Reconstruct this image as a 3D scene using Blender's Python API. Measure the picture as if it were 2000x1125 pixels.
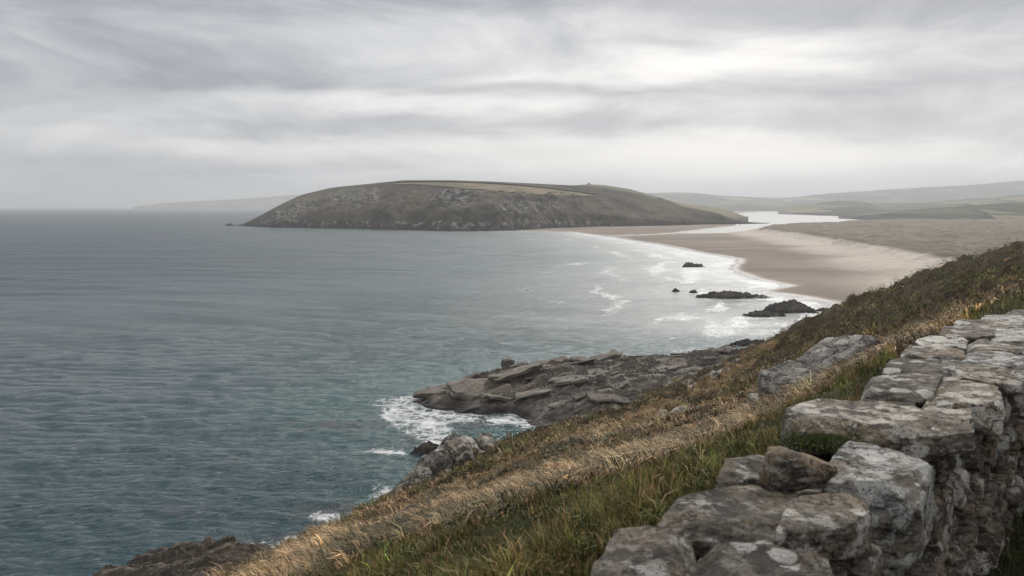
import bpy, math, random
import numpy as np
random.seed(7); rng = np.random.default_rng(11)
for o in list(bpy.data.objects): bpy.data.objects.remove(o)
scene = bpy.context.scene
COL = scene.collection

# ------------------------------------------------------------------ camera
H = 40.0                      # eye height above the sea
LENS, F, HOR = 30.0, 2000*30.0/36.0, 404.0
PITCH = math.atan((562.5-HOR)/F)
cam_d = bpy.data.cameras.new('camera'); cam = bpy.data.objects.new('camera', cam_d); COL.objects.link(cam)
cam.location = (0, 0, H); cam.rotation_euler = (math.pi/2-PITCH, 0, 0)
cam_d.lens = LENS; cam_d.sensor_width = 36.0; cam_d.clip_start = 0.1; cam_d.clip_end = 120000
cam_d.dof.use_dof = True; cam_d.dof.focus_distance = 22.0; cam_d.dof.aperture_fstop = 5.0
scene.camera = cam
scene.render.engine = 'CYCLES'
scene.cycles.volume_bounces = 0
scene.cycles.max_bounces = 5; scene.cycles.diffuse_bounces = 2; scene.cycles.glossy_bounces = 2

# ------------------------------------------------------------------ sky and sun
SUN_AZ, SUN_EL = math.radians(20), math.radians(38)
world = bpy.data.worlds.new('World'); scene.world = world; world.use_nodes = True
class G:
    """tiny node graph helper"""
    def __init__(s, tree): s.t = tree; s.n = tree.nodes; s.l = tree.links
    def put(s, inp, v):
        if v is None: return
        if isinstance(v, bpy.types.NodeSocket): s.l.new(v, inp)
        else:
            if hasattr(inp.default_value, '__len__') and not hasattr(v, '__len__'): v = [v]*len(inp.default_value)
            if hasattr(inp.default_value, '__len__') and len(v) == 3 and len(inp.default_value) == 4: v = list(v)+[1]
            inp.default_value = v
    def math(s, op, a, b=None, c=None, clamp=False):
        n = s.n.new('ShaderNodeMath'); n.operation = op; n.use_clamp = clamp
        for i, v in enumerate((a, b, c)): s.put(n.inputs[i], v)
        return n.outputs[0]
    def vmath(s, op, a, b=None, scale=None):
        n = s.n.new('ShaderNodeVectorMath'); n.operation = op
        s.put(n.inputs[0], a); s.put(n.inputs[1], b)
        if scale is not None: s.put(n.inputs['Scale'], scale)
        return n.outputs[0] if op not in ('LENGTH', 'DOT_PRODUCT', 'DISTANCE') else n.outputs['Value']
    def mul(s, a, b): return s.math('MULTIPLY', a, b)
    def add(s, a, b): return s.math('ADD', a, b)
    def sub(s, a, b): return s.math('SUBTRACT', a, b)
    def comb(s, x, y, z):
        n = s.n.new('ShaderNodeCombineXYZ')
        for i, v in enumerate((x, y, z)): s.put(n.inputs[i], v)
        return n.outputs[0]
    def sep(s, v):
        n = s.n.new('ShaderNodeSeparateXYZ'); s.put(n.inputs[0], v); return n.outputs
    def noise(s, vec, scale, detail=4, rough=0.55, dist=0.0, lac=2.0, color=False):
        n = s.n.new('ShaderNodeTexNoise'); s.put(n.inputs['Vector'], vec)
        n.inputs['Scale'].default_value = scale; n.inputs['Detail'].default_value = detail
        n.inputs['Roughness'].default_value = rough; n.inputs['Distortion'].default_value = dist
        n.inputs['Lacunarity'].default_value = lac
        return n.outputs['Color' if color else 'Fac']
    def voronoi(s, vec, scale, feature='F1', out='Distance', rand=1.0):
        n = s.n.new('ShaderNodeTexVoronoi'); n.feature = feature; s.put(n.inputs['Vector'], vec)
        n.inputs['Scale'].default_value = scale; n.inputs['Randomness'].default_value = rand
        return n.outputs[out]
    def ss(s, x, lo, hi, a=0.0, b=1.0):
        n = s.n.new('ShaderNodeMapRange'); n.interpolation_type = 'SMOOTHSTEP'
        for i, v in enumerate((x, lo, hi, a, b)): s.put(n.inputs[i], v)
        return n.outputs[0]
    def mix(s, f, a, b, blend='MIX'):
        n = s.n.new('ShaderNodeMix'); n.data_type = 'RGBA'; n.blend_type = blend
        s.put(n.inputs[0], f); s.put(n.inputs[6], a); s.put(n.inputs[7], b); return n.outputs[2]
    def attr(s, name, out='Fac'):
        n = s.n.new('ShaderNodeAttribute'); n.attribute_name = name; return n.outputs[out]
    def pos(s): return s.n.new('ShaderNodeNewGeometry').outputs['Position']
    def objrand(s): return s.n.new('ShaderNodeObjectInfo').outputs['Random']
    def scalev(s, v, sc): return s.vmath('MULTIPLY', v, sc)
    def bump(s, h, strength, dist, normal=None):
        n = s.n.new('ShaderNodeBump'); s.put(n.inputs['Height'], h)
        n.inputs['Strength'].default_value = strength; n.inputs['Distance'].default_value = dist
        if normal is not None: s.put(n.inputs['Normal'], normal)
        return n.outputs[0]

g = G(world.node_tree)
for n in list(g.n): g.n.remove(n)
wout = g.n.new('ShaderNodeOutputWorld'); bg = g.n.new('ShaderNodeBackground')
sky = g.n.new('ShaderNodeTexSky'); sky.sky_type = 'NISHITA'; sky.sun_disc = False
sky.sun_elevation = SUN_EL; sky.sun_rotation = SUN_AZ; sky.air_density = 1.0; sky.dust_density = 4.0
d = g.n.new('ShaderNodeTexCoord').outputs['Generated']
dx, dy, dz = g.sep(d)
zc = g.math('MAXIMUM', dz, 0.0)
den = g.add(zc, 0.10)
uv = g.comb(g.math('DIVIDE', dx, den), g.math('DIVIDE', dy, den), 0.0)      # flat cloud layer seen from below
n_big = g.noise(g.scalev(uv, (0.55, 0.9, 1)), 0.75, 5, 0.5, 0.35)
n_mid = g.noise(g.vmath('ADD', g.scalev(d, (3.6, 3.6, 13.0)), (1.3, 2.1, 4.0)), 1.0, 9, 0.64, 0.7)
az = g.math('ARCTAN2', dx, dy); el = g.math('ARCSINE', dz)
wob = g.noise(g.comb(g.mul(az, 6.0), g.mul(el, 24.0), 3.0), 1.0, 7, 0.6, 0.0, color=True)
wx, wy, _ = g.sep(wob)
azw = g.add(az, g.mul(g.sub(wx, 0.5), 0.22)); elw = g.add(el, g.mul(g.sub(wy, 0.5), 0.05))
def blob(px, py, rx, ry, amp):
    a0 = math.atan((px-1000)/F); e0 = math.atan((HOR-py)/F*math.cos(a0))
    u = g.math('DIVIDE', g.sub(azw, a0), rx/F); v = g.math('DIVIDE', g.sub(elw, e0), ry/F)
    q = g.add(g.mul(u, u), g.mul(v, v))
    return g.mul(g.math('EXPONENT', g.mul(q, -1.0)), amp)
terms = [blob(1430, 115, 240, 34, .33), blob(1180, 152, 130, 16, .15), blob(780, 208, 330, 24, .30), blob(1000, 160, 120, 14, .10),
         blob(1480, 312, 560, 40, .36), blob(760, 285, 420, 24, .14), blob(520, 75, 260, 26, .08),
         blob(1650, 180, 420, 26, -.24), blob(1130, 182, 200, 13, -.16), blob(1850, 20, 460, 65, -.38), blob(900, 0, 800, 42, -.36), blob(120, 130, 420, 70, -.22), blob(150, 10, 420, 50, -.24),
         blob(1300, 245, 560, 17, -.16), blob(200, 340, 480, 60, -.12), blob(1850, 262, 260, 24, -.16), blob(450, 165, 260, 18, -.12), blob(600, 250, 380, 14, -.10)]
acc = terms[0]
for t_ in terms[1:]: acc = g.add(acc, t_)
tone = g.add(g.add(g.mul(g.sub(n_big, .5), .45), g.mul(g.sub(n_mid, .5), 1.0)), g.add(acc, .54))
tone = g.ss(tone, 0.0, 1.05)
ccol = g.mix(tone, (.122, .142, .182), (.70, .690, .672))
sun_glow = g.math('POWER', g.math('MAXIMUM', g.vmath('DOT_PRODUCT', d, (math.sin(SUN_AZ)*math.cos(SUN_EL), math.cos(SUN_AZ)*math.cos(SUN_EL), math.sin(SUN_EL))), 0.0), 6.0)
ccol = g.mix(g.mul(sun_glow, .10), ccol, (1.0, .97, .93), 'ADD')
nish = g.scalev(sky.outputs[0], (.07, .07, .07))
allc = g.mix(.93, nish, ccol)
# below the horizon: dim reflection of land and sea
allc = g.mix(g.ss(dz, -.06, -.002), (.10, .11, .12), allc)
g.l.new(allc, bg.inputs[0]); bg.inputs[1].default_value = 1.0
g.l.new(bg.outputs[0], wout.inputs[0])

sd = bpy.data.lights.new('sun', 'SUN'); sd.energy = 1.5; sd.angle = math.radians(28); sd.color = (1, .96, .9)
sun = bpy.data.objects.new('sun', sd); COL.objects.link(sun)
sun.rotation_euler = (math.pi/2-SUN_EL, 0, math.pi-SUN_AZ)
vs = scene.view_settings; vs.view_transform = 'Standard'; vs.look = 'None'; vs.gamma = 1; vs.use_curve_mapping = False
vs.exposure = 0.66

# ------------------------------------------------------------------ maths helpers
CP, SP = math.cos(PITCH), math.sin(PITCH)
def ray(px, py):
    u = (np.asarray(px, float)-1000)/F; v = (562.5-np.asarray(py, float))/F
    return u, CP+v*SP, -SP+v*CP
def P(px, py, z=0.0):
    x, y, zz = ray(px, py); t = (z-H)/zz
    return np.stack([x*t, y*t, np.zeros_like(t)+z], -1)
def Q(px, py, depth):
    x, y, z = ray(px, py); t = depth/y
    return np.stack([x*t, y*t, H+z*t], -1)
def PX(x, y, z):
    z = z-H; fw = y*CP-z*SP; up = y*SP+z*CP
    return 1000+F*x/fw, 562.5-F*up/fw
def h3(ix, iy, iz, seed):
    h = (ix.astype(np.int64)*374761393 + iy.astype(np.int64)*668265263 + iz.astype(np.int64)*2147483647 + seed*974634777) & 0xffffffff
    h = ((h ^ (h >> 13))*1274126177) & 0xffffffff
    h = ((h ^ (h >> 16))*2246822519) & 0xffffffff
    return ((h ^ (h >> 15)) & 0xffffff)/float(0xffffff)
def vn(x, y, z=None, seed=0):
    """value noise, -1..1"""
    x = np.asarray(x, float); y = np.asarray(y, float); z = np.zeros_like(x) if z is None else np.asarray(z, float)
    fx, fy, fz = np.floor(x), np.floor(y), np.floor(z); tx, ty, tz = x-fx, y-fy, z-fz
    sx, sy, sz = [t*t*t*(t*(t*6-15)+10) for t in (tx, ty, tz)]
    r = 0
    for a in (0, 1):
        for b in (0, 1):
            for c in (0, 1):
                w = (sx if a else 1-sx)*(sy if b else 1-sy)*(sz if c else 1-sz)
                r = r+w*h3(fx+a, fy+b, fz+c, seed)
    return r*2-1
def fbm(x, y, z=None, oct=4, seed=0, gain=.5):
    s, a, tot = 0, 1, 0
    for i in range(oct):
        k = 2.03**i
        s = s+a*vn(np.asarray(x)*k+i*17.3, np.asarray(y)*k-i*9.1, None if z is None else np.asarray(z)*k+i*5.7, seed+i); tot += a; a *= gain
    return s/tot
def ridged(x, y, z=None, oct=4, seed=0):
    s, a, tot = 0, 1, 0
    for i in range(oct):
        k = 2.03**i
        s = s+a*(1-np.abs(vn(np.asarray(x)*k+i*3.3, np.asarray(y)*k+i*7.7, None if z is None else np.asarray(z)*k, seed+i))*2); tot += a; a *= .5
    return s/tot
def smooth(x, a, b):
    t = np.clip((np.asarray(x, float)-a)/(b-a), 0, 1); return t*t*(3-2*t)
def polydist(pts, line):
    """distance, nearest point and side (+ = left of travel) to an open polyline"""
    x, y = pts[:, 0], pts[:, 1]; best = np.full(len(pts), 1e18); near = np.zeros((len(pts), 2)); side = np.zeros(len(pts))
    for a, b in zip(line[:-1], line[1:]):
        ab = b-a; L = max(ab@ab, 1e-9)
        t = np.clip(((x-a[0])*ab[0]+(y-a[1])*ab[1])/L, 0, 1)
        qx, qy = a[0]+t*ab[0], a[1]+t*ab[1]; dd = (x-qx)**2+(y-qy)**2
        m = dd < best-1e-9; best[m] = dd[m]; near[m, 0] = qx[m]; near[m, 1] = qy[m]
        side[m] = np.sign(ab[0]*(y-a[1])-ab[1]*(x-a[0]))[m]
    return np.sqrt(best), near, side
def sdpoly(pts, poly):
    """signed distance, + inside"""
    poly = np.asarray(poly, float)[:, :2]
    d_, _, _ = polydist(pts, np.vstack([poly, poly[:1]]))
    x, y = pts[:, 0], pts[:, 1]; ins = np.zeros(len(pts), bool)
    for a, b in zip(poly, np.roll(poly, -1, 0)):
        c = (a[1] > y) != (b[1] > y)
        with np.errstate(divide='ignore', invalid='ignore'):
            xx = (b[0]-a[0])*(y-a[1])/(b[1]-a[1])+a[0]
        ins ^= c & (x < xx)
    return np.where(ins, d_, -d_)

# ------------------------------------------------------------------ object helpers
def mesh(name, verts, faces, mat, smooth_=True, attrs=None, cols=None, sharp=0):
    """faces: (N,4) or (N,3) array or list of such arrays"""
    if not isinstance(faces, list): faces = [faces]
    me = bpy.data.meshes.new(name)
    verts = np.asarray(verts, np.float32)
    me.vertices.add(len(verts)); me.vertices.foreach_set('co', verts.ravel())
    li = np.concatenate([f.ravel() for f in faces]).astype(np.int32)
    tot = np.concatenate([np.full(len(f), f.shape[1], np.int32) for f in faces])
    st = np.concatenate([[0], np.cumsum(tot)[:-1]]).astype(np.int32)
    me.loops.add(len(li)); me.loops.foreach_set('vertex_index', li)
    me.polygons.add(len(tot)); me.polygons.foreach_set('loop_start', st); me.polygons.foreach_set('loop_total', tot)
    me.update(calc_edges=True)
    me.polygons.foreach_set('use_smooth', np.full(len(tot), smooth_, bool))
    for k, v in (attrs or {}).items():
        a = me.attributes.new(k, 'FLOAT', 'POINT'); a.data.foreach_set('value', np.asarray(v, np.float32))
    for k, v in (cols or {}).items():
        a = me.attributes.new(k, 'FLOAT_COLOR', 'POINT')
        c = np.ones((len(verts), 4), np.float32); c[:, :3] = v; a.data.foreach_set('color', c.ravel())
    me.materials.append(mat); me.validate()
    if sharp: me.set_sharp_from_angle(angle=math.radians(sharp))
    return me
def obj(name, me, parent=None, label=None, cat=None, group=None, kind=None):
    o = bpy.data.objects.new(name, me); COL.objects.link(o)
    if parent is not None: o.parent = parent
    for k, v in (('label', label), ('category', cat), ('group', group), ('kind', kind)):
        if v: o[k] = v
    return o
def grid_faces(nr, nc, keep=None):
    i = np.arange(nr*nc).reshape(nr, nc)
    f = np.stack([i[:-1, :-1], i[:-1, 1:], i[1:, 1:], i[1:, :-1]], -1).reshape(-1, 4)
    if keep is not None: f = f[keep[f].any(1)]
    return f
def compact(verts, faces, arrs):
    used = np.unique(faces); mp = np.full(len(verts), -1); mp[used] = np.arange(len(used))
    return verts[used], mp[faces], [a[used] for a in arrs]

# ------------------------------------------------------------------ materials
def material(name):
    m = bpy.data.materials.new(name); m.use_nodes = True
    gg = G(m.node_tree); b = gg.n['Principled BSDF']; return m, gg, b
def setp(gg, b, col=None, rough=None, normal=None, spec=None):
    if col is not None: gg.put(b.inputs['Base Color'], col)
    if rough is not None: gg.put(b.inputs['Roughness'], rough)
    if normal is not None: gg.put(b.inputs['Normal'], normal)
    if spec is not None: gg.put(b.inputs['Specular IOR Level'], spec)

def stone_mat(name, lich=.5, dark=(.035, .032, .028), mid=(.125, .115, .10), warm=(.17, .13, .085), pale=(.50, .49, .46), scale=1.0, grain=(1, 1, 3)):
    m, q, b = material(name); p = q.pos(); r = q.objrand()
    p = q.vmath('ADD', p, q.comb(q.mul(r, 37), q.mul(r, 91), q.mul(r, 53)))
    p2 = q.scalev(p, grain)
    n1 = q.noise(p2, 4.5*scale, 9, .70, .5); n2 = q.noise(p2, 15*scale, 8, .72, .3); n3 = q.noise(p, 60*scale, 6, .70); n0 = q.noise(p, 2.7*scale, 5, .6)
    c = q.mix(q.ss(n1, .40, .57), dark, mid)
    c = q.mix(q.mul(q.ss(n0, .46, .64), .8), c, warm)
    c = q.mix(q.mul(q.ss(n2, .50, .60), .85), c, (.31, .29, .255))
    c = q.mix(q.mul(q.ss(n2, .46, .36), .85), c, (.028, .026, .023))
    stn = q.ss(q.noise(q.vmath('ADD', p, (5.5, 1.1, 7.7)), 3.6*scale, 7, .68, .6), .52, .62); c = q.mix(q.mul(stn, .8), c, (.040, .035, .029))
    # pale crusted lichen: blotches with grainy broken edges
    l1 = q.noise(q.vmath('ADD', p, (3.1, 8.2, 1.7)), 6.5*scale, 9, .70, .6)
    l1 = q.add(l1, q.mul(q.sub(n3, .5), .16))
    lm = q.ss(q.add(l1, q.mul(q.sub(r, .5), .12)), .60-.10*lich, .66-.10*lich)
    c = q.mix(q.mul(q.mul(lm, q.ss(n2, .34, .52)), .92), c, q.mix(q.ss(n3, .38, .62), (pale[0]*.55, pale[1]*.55, pale[2]*.53), pale))
    # round crustose lichen with crisp scalloped rims
    pv_ = q.vmath('ADD', p, q.scalev(q.noise(p, 22*scale, 4, .6, color=True), (.05/scale, .05/scale, .05/scale)))
    vd = q.voronoi(pv_, 7.5*scale); vr, vg, _b = q.sep(q.voronoi(pv_, 7.5*scale, 'F1', 'Color'))
    rd = q.mul(q.ss(vr, .58-.25*lich, 1.0), .52)
    sp = q.mul(q.ss(q.sub(vd, rd), .02, -.03), q.ss(vr, .60-.25*lich, .64-.25*lich))
    c = q.mix(q.mul(sp, .9), c, q.mix(q.ss(n3, .36, .60), (pale[0]*.6, pale[1]*.6, pale[2]*.58), (min(pale[0]*1.15, .75), min(pale[1]*1.15, .74), min(pale[2]*1.13, .70))))
    crk = q.voronoi(q.vmath('ADD', q.scalev(p, (1, 1, 1.7)), q.scalev(q.noise(p, 6*scale, 5, .65, color=True), (.30/scale, .30/scale, .30/scale))), 3.2*scale, 'DISTANCE_TO_EDGE')
    ck_ = q.ss(crk, .024, .004); c = q.mix(q.mul(q.mul(ck_, q.ss(n0, .42, .56)), .8), c, (.015, .014, .012))
    l2 = q.ss(q.noise(q.vmath('ADD', p, (9.1, 2.2, 5.7)), 9*scale, 6, .65, .3), .66, .71)
    c = q.mix(q.mul(l2, .5), c, (.34, .21, .08))
    c = q.mix(q.mul(q.ss(n3, .54, .62), .85), c, (.018, .017, .016))
    c = q.mix(1.0, c, q.mix(r, (1.0, 1.0, 1.01), (1.42, 1.36, 1.28)), 'MULTIPLY')
    nb = q.bump(q.sub(n1, q.mul(ck_, .35)), 1.0, .05/scale); nb = q.bump(n2, 1.0, .028/scale, nb); nb = q.bump(n3, .8, .009/scale, nb)
    setp(q, b, c, q.ss(n2, .3, .7, .75, .95), nb, .25); return m
M_stone = stone_mat('wall_stone', .62, dark=(.042, .037, .032), mid=(.17, .150, .122), warm=(.225, .175, .115), pale=(.58, .57, .54))
M_stone_white = stone_mat('pale_lichen_stone', 1.7, dark=(.12, .113, .105), mid=(.37, .35, .325), pale=(.66, .65, .62), grain=(.6, .6, 3.5))
M_stone_dark = stone_mat('face_stone', .45, mid=(.17, .145, .115), warm=(.20, .15, .095), dark=(.045, .038, .03))
M_brown_stone = stone_mat('brown_stone', .0, mid=(.24, .185, .135), warm=(.29, .205, .125))
M_boulder = stone_mat('boulder_rock', .95, dark=(.06, .06, .06), mid=(.22, .22, .215), warm=(.17, .155, .125), scale=.55)

def strata_mat(name, dark, mid, pale, sc, wetline=True, tilt=(.25, .0)):
    m, q, b = material(name); p = q.pos(); x, y, z = q.sep(p)
    lay = q.add(q.add(z, q.mul(x, -tilt[0])), q.mul(y, tilt[1]))
    w = q.noise(p, .12*sc, 4, .6)
    sv = q.comb(q.mul(x, .16), q.mul(y, .5), q.add(q.mul(lay, 1.6), q.mul(w, 2.0)))
    s1 = q.noise(sv, 1.1*sc, 8, .68, .3); s2 = q.noise(p, 1.6*sc, 8, .7, .2); s3 = q.noise(p, 7*sc, 5, .6)
    c = q.mix(q.ss(s1, .34, .62), dark, mid)
    c = q.mix(q.mul(q.ss(s2, .50, .68), .8), c, pale)
    c = q.mix(q.mul(q.ss(q.noise(p, .09*sc, 3), .5, .65), .35), c, (.19, .15, .10))
    c = q.mix(q.mul(q.ss(s3, .58, .70), .6), c, (.02, .02, .02))
    if wetline:
        wl = q.ss(q.add(z, q.mul(q.sub(q.noise(p, .5*sc, 4), .5), 1.6)), .45, 1.5)
        c = q.mix(wl, (.028, .024, .02), c)
        setp(q, b, None, q.mix(wl, (.35, .35, .35), (.85, .85, .85)))
    nb = q.bump(s1, .6, .22/sc); nb = q.bump(s2, .6, .14/sc, nb); nb = q.bump(s3, .6, .04/sc, nb)
    setp(q, b, c, None if wetline else .85, nb, .3); return m
M_prom = strata_mat('slate_shelf', (.055, .047, .040), (.185, .162, .137), (.33, .305, .265), .8)
M_searock = strata_mat('wet_slate', (.04, .037, .034), (.125, .116, .105), (.21, .196, .175), 1.0)
M_brownrock = strata_mat('brown_shore_rock', (.04, .032, .026), (.125, .102, .080), (.20, .17, .135), 1.3)
M_outcrop = stone_mat('outcrop_stone', .55, dark=(.05, .047, .043), mid=(.17, .16, .145), warm=(.17, .14, .10), scale=.30, grain=(1, 1, 2))
M_pale = strata_mat('outcrop_rock', (.055, .05, .045), (.18, .165, .145), (.34, .32, .29), 3.2, False)

m, q, b = material('hill_turf'); p = q.pos()
n1 = q.noise(p, .35, 6, .6, .3); n2 = q.noise(p, 3.5, 8, .7, .3); n3 = q.noise(p, 18, 6, .7)
dry = q.attr('dry'); heath = q.attr('heath')
cg = q.mix(q.ss(n2, .35, .65), (.022, .028, .010), (.055, .058, .020))
cd = q.mix(q.ss(n2, .35, .65), (.085, .055, .026), (.23, .16, .08))
ch = q.mix(q.ss(n2, .35, .65), (.022, .018, .011), (.075, .058, .03))
c = q.mix(q.ss(q.add(dry, q.mul(q.sub(n1, .5), .5)), .3, .7), cg, cd)
c = q.mix(q.ss(q.add(heath, q.mul(q.sub(n1, .5), .8)), .35, .65), c, ch)
c = q.mix(q.mul(q.ss(n3, .5, .7), .5), c, (.02, .016, .01))
nb = q.bump(n2, 1.0, .12); nb = q.bump(n3, .8, .03, nb)
setp(q, b, c, .95, nb, .1); M_turf = m

m, q, b = material('grass_blades')
setp(q, b, q.attr('Col', 'Color'), .6, None, .25); M_blade = m
b.inputs['Subsurface Weight'].default_value = 0.0

# sea
m, q, b = material('sea_water'); p = q.pos()
foam = q.attr('foam'); shal = q.attr('shallow'); kelp = q.attr('kelp'); calm = q.attr('calm')
rough_sea = q.sub(1.0, q.mul(calm, .9))
pr = q.n.new('ShaderNodeVectorRotate'); pr.rotation_type = 'Z_AXIS'; q.put(pr.inputs['Vector'], p); pr.inputs['Angle'].default_value = math.radians(-16)
pw = q.scalev(pr.outputs[0], (.42, 1.0, 1.0))
w1 = q.noise(pw, .09, 3, .5, .5); w2 = q.noise(pw, .62, 4, .55, .8); w3 = q.noise(pw, 2.0, 5, .6, .6)
gust = q.noise(q.scalev(p, (.4, 1, 1)), .012, 4, .6, .4)
def crest(v): return q.sub(1.0, q.math('ABSOLUTE', q.sub(q.mul(v, 2.0), 1.0)))
hgt = q.add(q.add(q.mul(w1, .35), q.add(q.mul(w2, 1.0), q.mul(crest(w2), .25))), q.add(q.mul(w3, .44), q.mul(crest(w3), .14)))
far_ = q.attr('coarse')
w0 = q.noise(pw, .028, 4, .55, .6); w00 = q.noise(pw, .011, 4, .55, .6)
hgt = q.add(hgt, q.mul(far_, q.add(q.add(q.mul(w1, 2.2), q.mul(w0, 5.0)), q.mul(w00, 9.0))))
hgt = q.mul(q.mul(hgt, rough_sea), q.ss(gust, .3, .7, .75, 1.15))
nb = q.bump(hgt, 1.0, 1.0)
deep = q.mix(q.ss(gust, .35, .65), (.009, .031, .046), (.015, .044, .060))
c = q.mix(q.mul(shal, .9), deep, (.024, .125, .118))
kp = q.mul(kelp, q.ss(q.noise(p, .16, 5, .65, .4), .38, .58))
c = q.mix(q.mul(kp, .85), c, (.026, .024, .026))
c = q.mix(q.mul(calm, .75), c, (.30, .305, .285))  # pale sandy body colour, also standing in for bright sky reflected by calm water
wash = q.attr('wash'); c = q.mix(q.mul(wash, q.ss(q.noise(q.scalev(p, (.5, 1, 1)), .06, 7, .65, .8), .30, .62, .35, .95)), c, (.50, .505, .50))
fw = q.vmath('ADD', p, q.scalev(q.noise(p, .18, 5, .65, color=True), (9, 9, 0)))
fn = q.noise(q.scalev(fw, (.7, 1, 1)), .42, 9, .74, .6); fn2 = q.noise(p, .11, 4, .6, .8)
fl = q.voronoi(fw, .42, 'DISTANCE_TO_EDGE')
lace = q.add(q.mul(q.ss(fl, 0.0, .22, 1.0, 0.0), .16), q.add(q.mul(fn, .95), q.mul(q.sub(fn2, .5), .35)))
fm = q.mul(q.ss(q.add(lace, foam), .94, 1.24), .92)
c = q.mix(fm, c, (.80, .81, .80))
setp(q, b, c, q.mix(fm, q.ss(far_, 0.0, 1.0, .06, .34), .7), nb, .5); b.inputs['IOR'].default_value = 1.33
M_sea = m

# beach and dunes
m, q, b = material('beach_sand'); p = q.pos(); veg = q.attr('veg'); wet = q.attr('wet'); pale = q.attr('pale')
n1 = q.noise(q.scalev(p, (.5, 1, 1)), .02, 6, .6, .5); n2 = q.noise(p, .15, 7, .7, .3); n3 = q.noise(q.scalev(p, (.35, 1, 1)), .008, 6, .65, 1.0)
cs = q.mix(q.ss(n1, .35, .65), (.185, .145, .112), (.265, .21, .162))
cs = q.mix(q.mul(q.ss(n3, .48, .60), .65), cs, (.125, .10, .08))
cs = q.mix(q.mul(pale, q.ss(n2, .3, .55, .5, 1.0)), cs, (.50, .44, .375))
cs = q.mix(wet, cs, (.135, .115, .098))
cv = q.mix(q.ss(n2, .35, .65), (.075, .058, .036), (.25, .195, .135))
cv = q.mix(q.mul(q.ss(n1, .45, .62), .6), cv, (.095, .085, .05))
cv = q.mix(q.mul(q.ss(q.noise(q.scalev(p, (.5, 1, 1)), .05, 6, .7, .6), .50, .60), .75), cv, (.06, .05, .03))
cv = q.mix(q.mul(q.attr('edge'), .7), cv, (.065, .052, .028))
c = q.mix(veg, cs, cv)
nb = q.bump(n2, .7, 1.2); nb = q.bump(n1, .5, 4.0, nb)
setp(q, b, c, q.mix(wet, (.9, .9, .9), (.18, .18, .18)), nb, .4); M_sand = m

# far grassland
def land_mat(name, field_scale, fields=1.0):
    m, q, b = material(name); p = q.pos(); rock = q.attr('rock'); fld = q.attr('field'); low = q.attr('gorse')
    n1 = q.noise(p, .012, 7, .65, .4); n2 = q.noise(p, .06, 7, .7, .3); n3 = q.noise(p, .2, 5, .7)
    c = q.mix(q.ss(n1, .40, .60), (.036, .032, .024), (.108, .092, .064))
    c = q.mix(q.mul(q.ss(n2, .50, .62), .8), c, (.026, .023, .014))
    c = q.mix(q.mul(q.ss(q.noise(p, .025, 5, .6, .5), .55, .68), .5), c, (.15, .125, .075))
    if not fields: c = q.mix(fld, c, q.mix(q.ss(n1, .40, .60), (.15, .14, .085), (.25, .20, .135)))
    if fields:
        vs_ = q.scalev(p, (1, .55, 0)); vc = q.voronoi(vs_, field_scale, 'F1', 'Color'); ve = q.voronoi(vs_, field_scale, 'DISTANCE_TO_EDGE')
        f1, f2, f3 = q.sep(vc)
        cf = q.mix(f1, (.085, .105, .045), (.30, .25, .165)); cf = q.mix(q.mul(q.ss(f2, .55, .6), .8), cf, (.05, .055, .03))
        cf = q.mix(q.ss(ve, .02, .05), (.025, .025, .015), cf)
        c = q.mix(q.mul(fld, fields), c, cf)
    rk = q.ss(q.add(rock, q.mul(q.sub(n2, .5), 2.0)), .46, .70)
    cr = q.mix(q.ss(q.noise(p, .11, 7, .75, .3), .44, .60), (.022, .020, .018), (.27, .255, .23))
    c = q.mix(rk, c, cr)
    zz = q.sep(p)[2]; c = q.mix(q.mul(q.ss(q.add(zz, q.mul(q.sub(n2, .5), 60.0)), 16.0, 2.0), .85), c, (.028, .025, .022))
    nb = q.bump(n2, .7, 3.0); nb = q.bump(n3, .7, 1.2, nb)
    setp(q, b, c, .95, nb, .1); return m
M_head = land_mat('headland_turf', .01, 0)
M_far = land_mat('far_fields', .0042, 1.0)
m, q, b = material('hedge_leaf'); p = q.pos()
setp(q, b, q.mix(q.noise(p, .3, 5, .7), (.02, .02, .01), (.06, .055, .03)), .95, None, .1); M_hedge = m
m, q, b = material('wall_core_earth'); setp(q, b, q.mix(q.noise(q.pos(), 9, 6, .7), (.012, .010, .008), (.04, .033, .025)), 1.0, None, .05); M_core = m

# ------------------------------------------------------------------ plan of the coast
def PL(l, z=0.0): return np.array([P(a, b_, z)[:2] for a, b_ in l])
SHORE = [(1000, 451), (1060, 452), (1120, 453), (1200, 464), (1290, 479), (1370, 494), (1432, 506), (1440, 514), (1426, 523), (1434, 532), (1462, 543), (1540, 558), (1478, 570), (1545, 579), (1592, 590), (1600, 598), (1645, 611), (1612, 622), (1590, 640), (1560, 655)]
LAGOON = [(1436, 417), (1480, 414.5), (1540, 413.5), (1620, 420.5), (1660, 425), (1705, 432), (1640, 437), (1572, 439.5), (1520, 444), (1466, 451.5), (1400, 455.5), (1320, 456.5), (1345, 452), (1392, 447), (1448, 441), (1446, 436), (1404, 433), (1440, 428)]
CHANNEL = [(1160, 459), (1200, 462), (1330, 457), (1330, 454), (1290, 458.3), (1200, 460.6)]
beach_poly = np.vstack([PL(SHORE), [[140, 215], [420, 200], [900, 260]], PL([(2600, 440), (2200, 425), (1800, 417), (1440, 413.5), (1380, 420), (1200, 436), (1000, 440)])])
lagoon_poly, channel_poly = PL(LAGOON), PL(CHANNEL)
DUNE = [(1462, 452.5), (1492, 444), (1540, 440.5), (1600, 437.5), (1720, 431), (1850, 433), (2100, 432), (2600, 440), (2800, 700), (2000, 590), (1900, 548), (1838, 524), (1770, 507), (1690, 490), (1600, 474), (1530, 461)]
dune_poly = PL(DUNE, 3.0)
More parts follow.
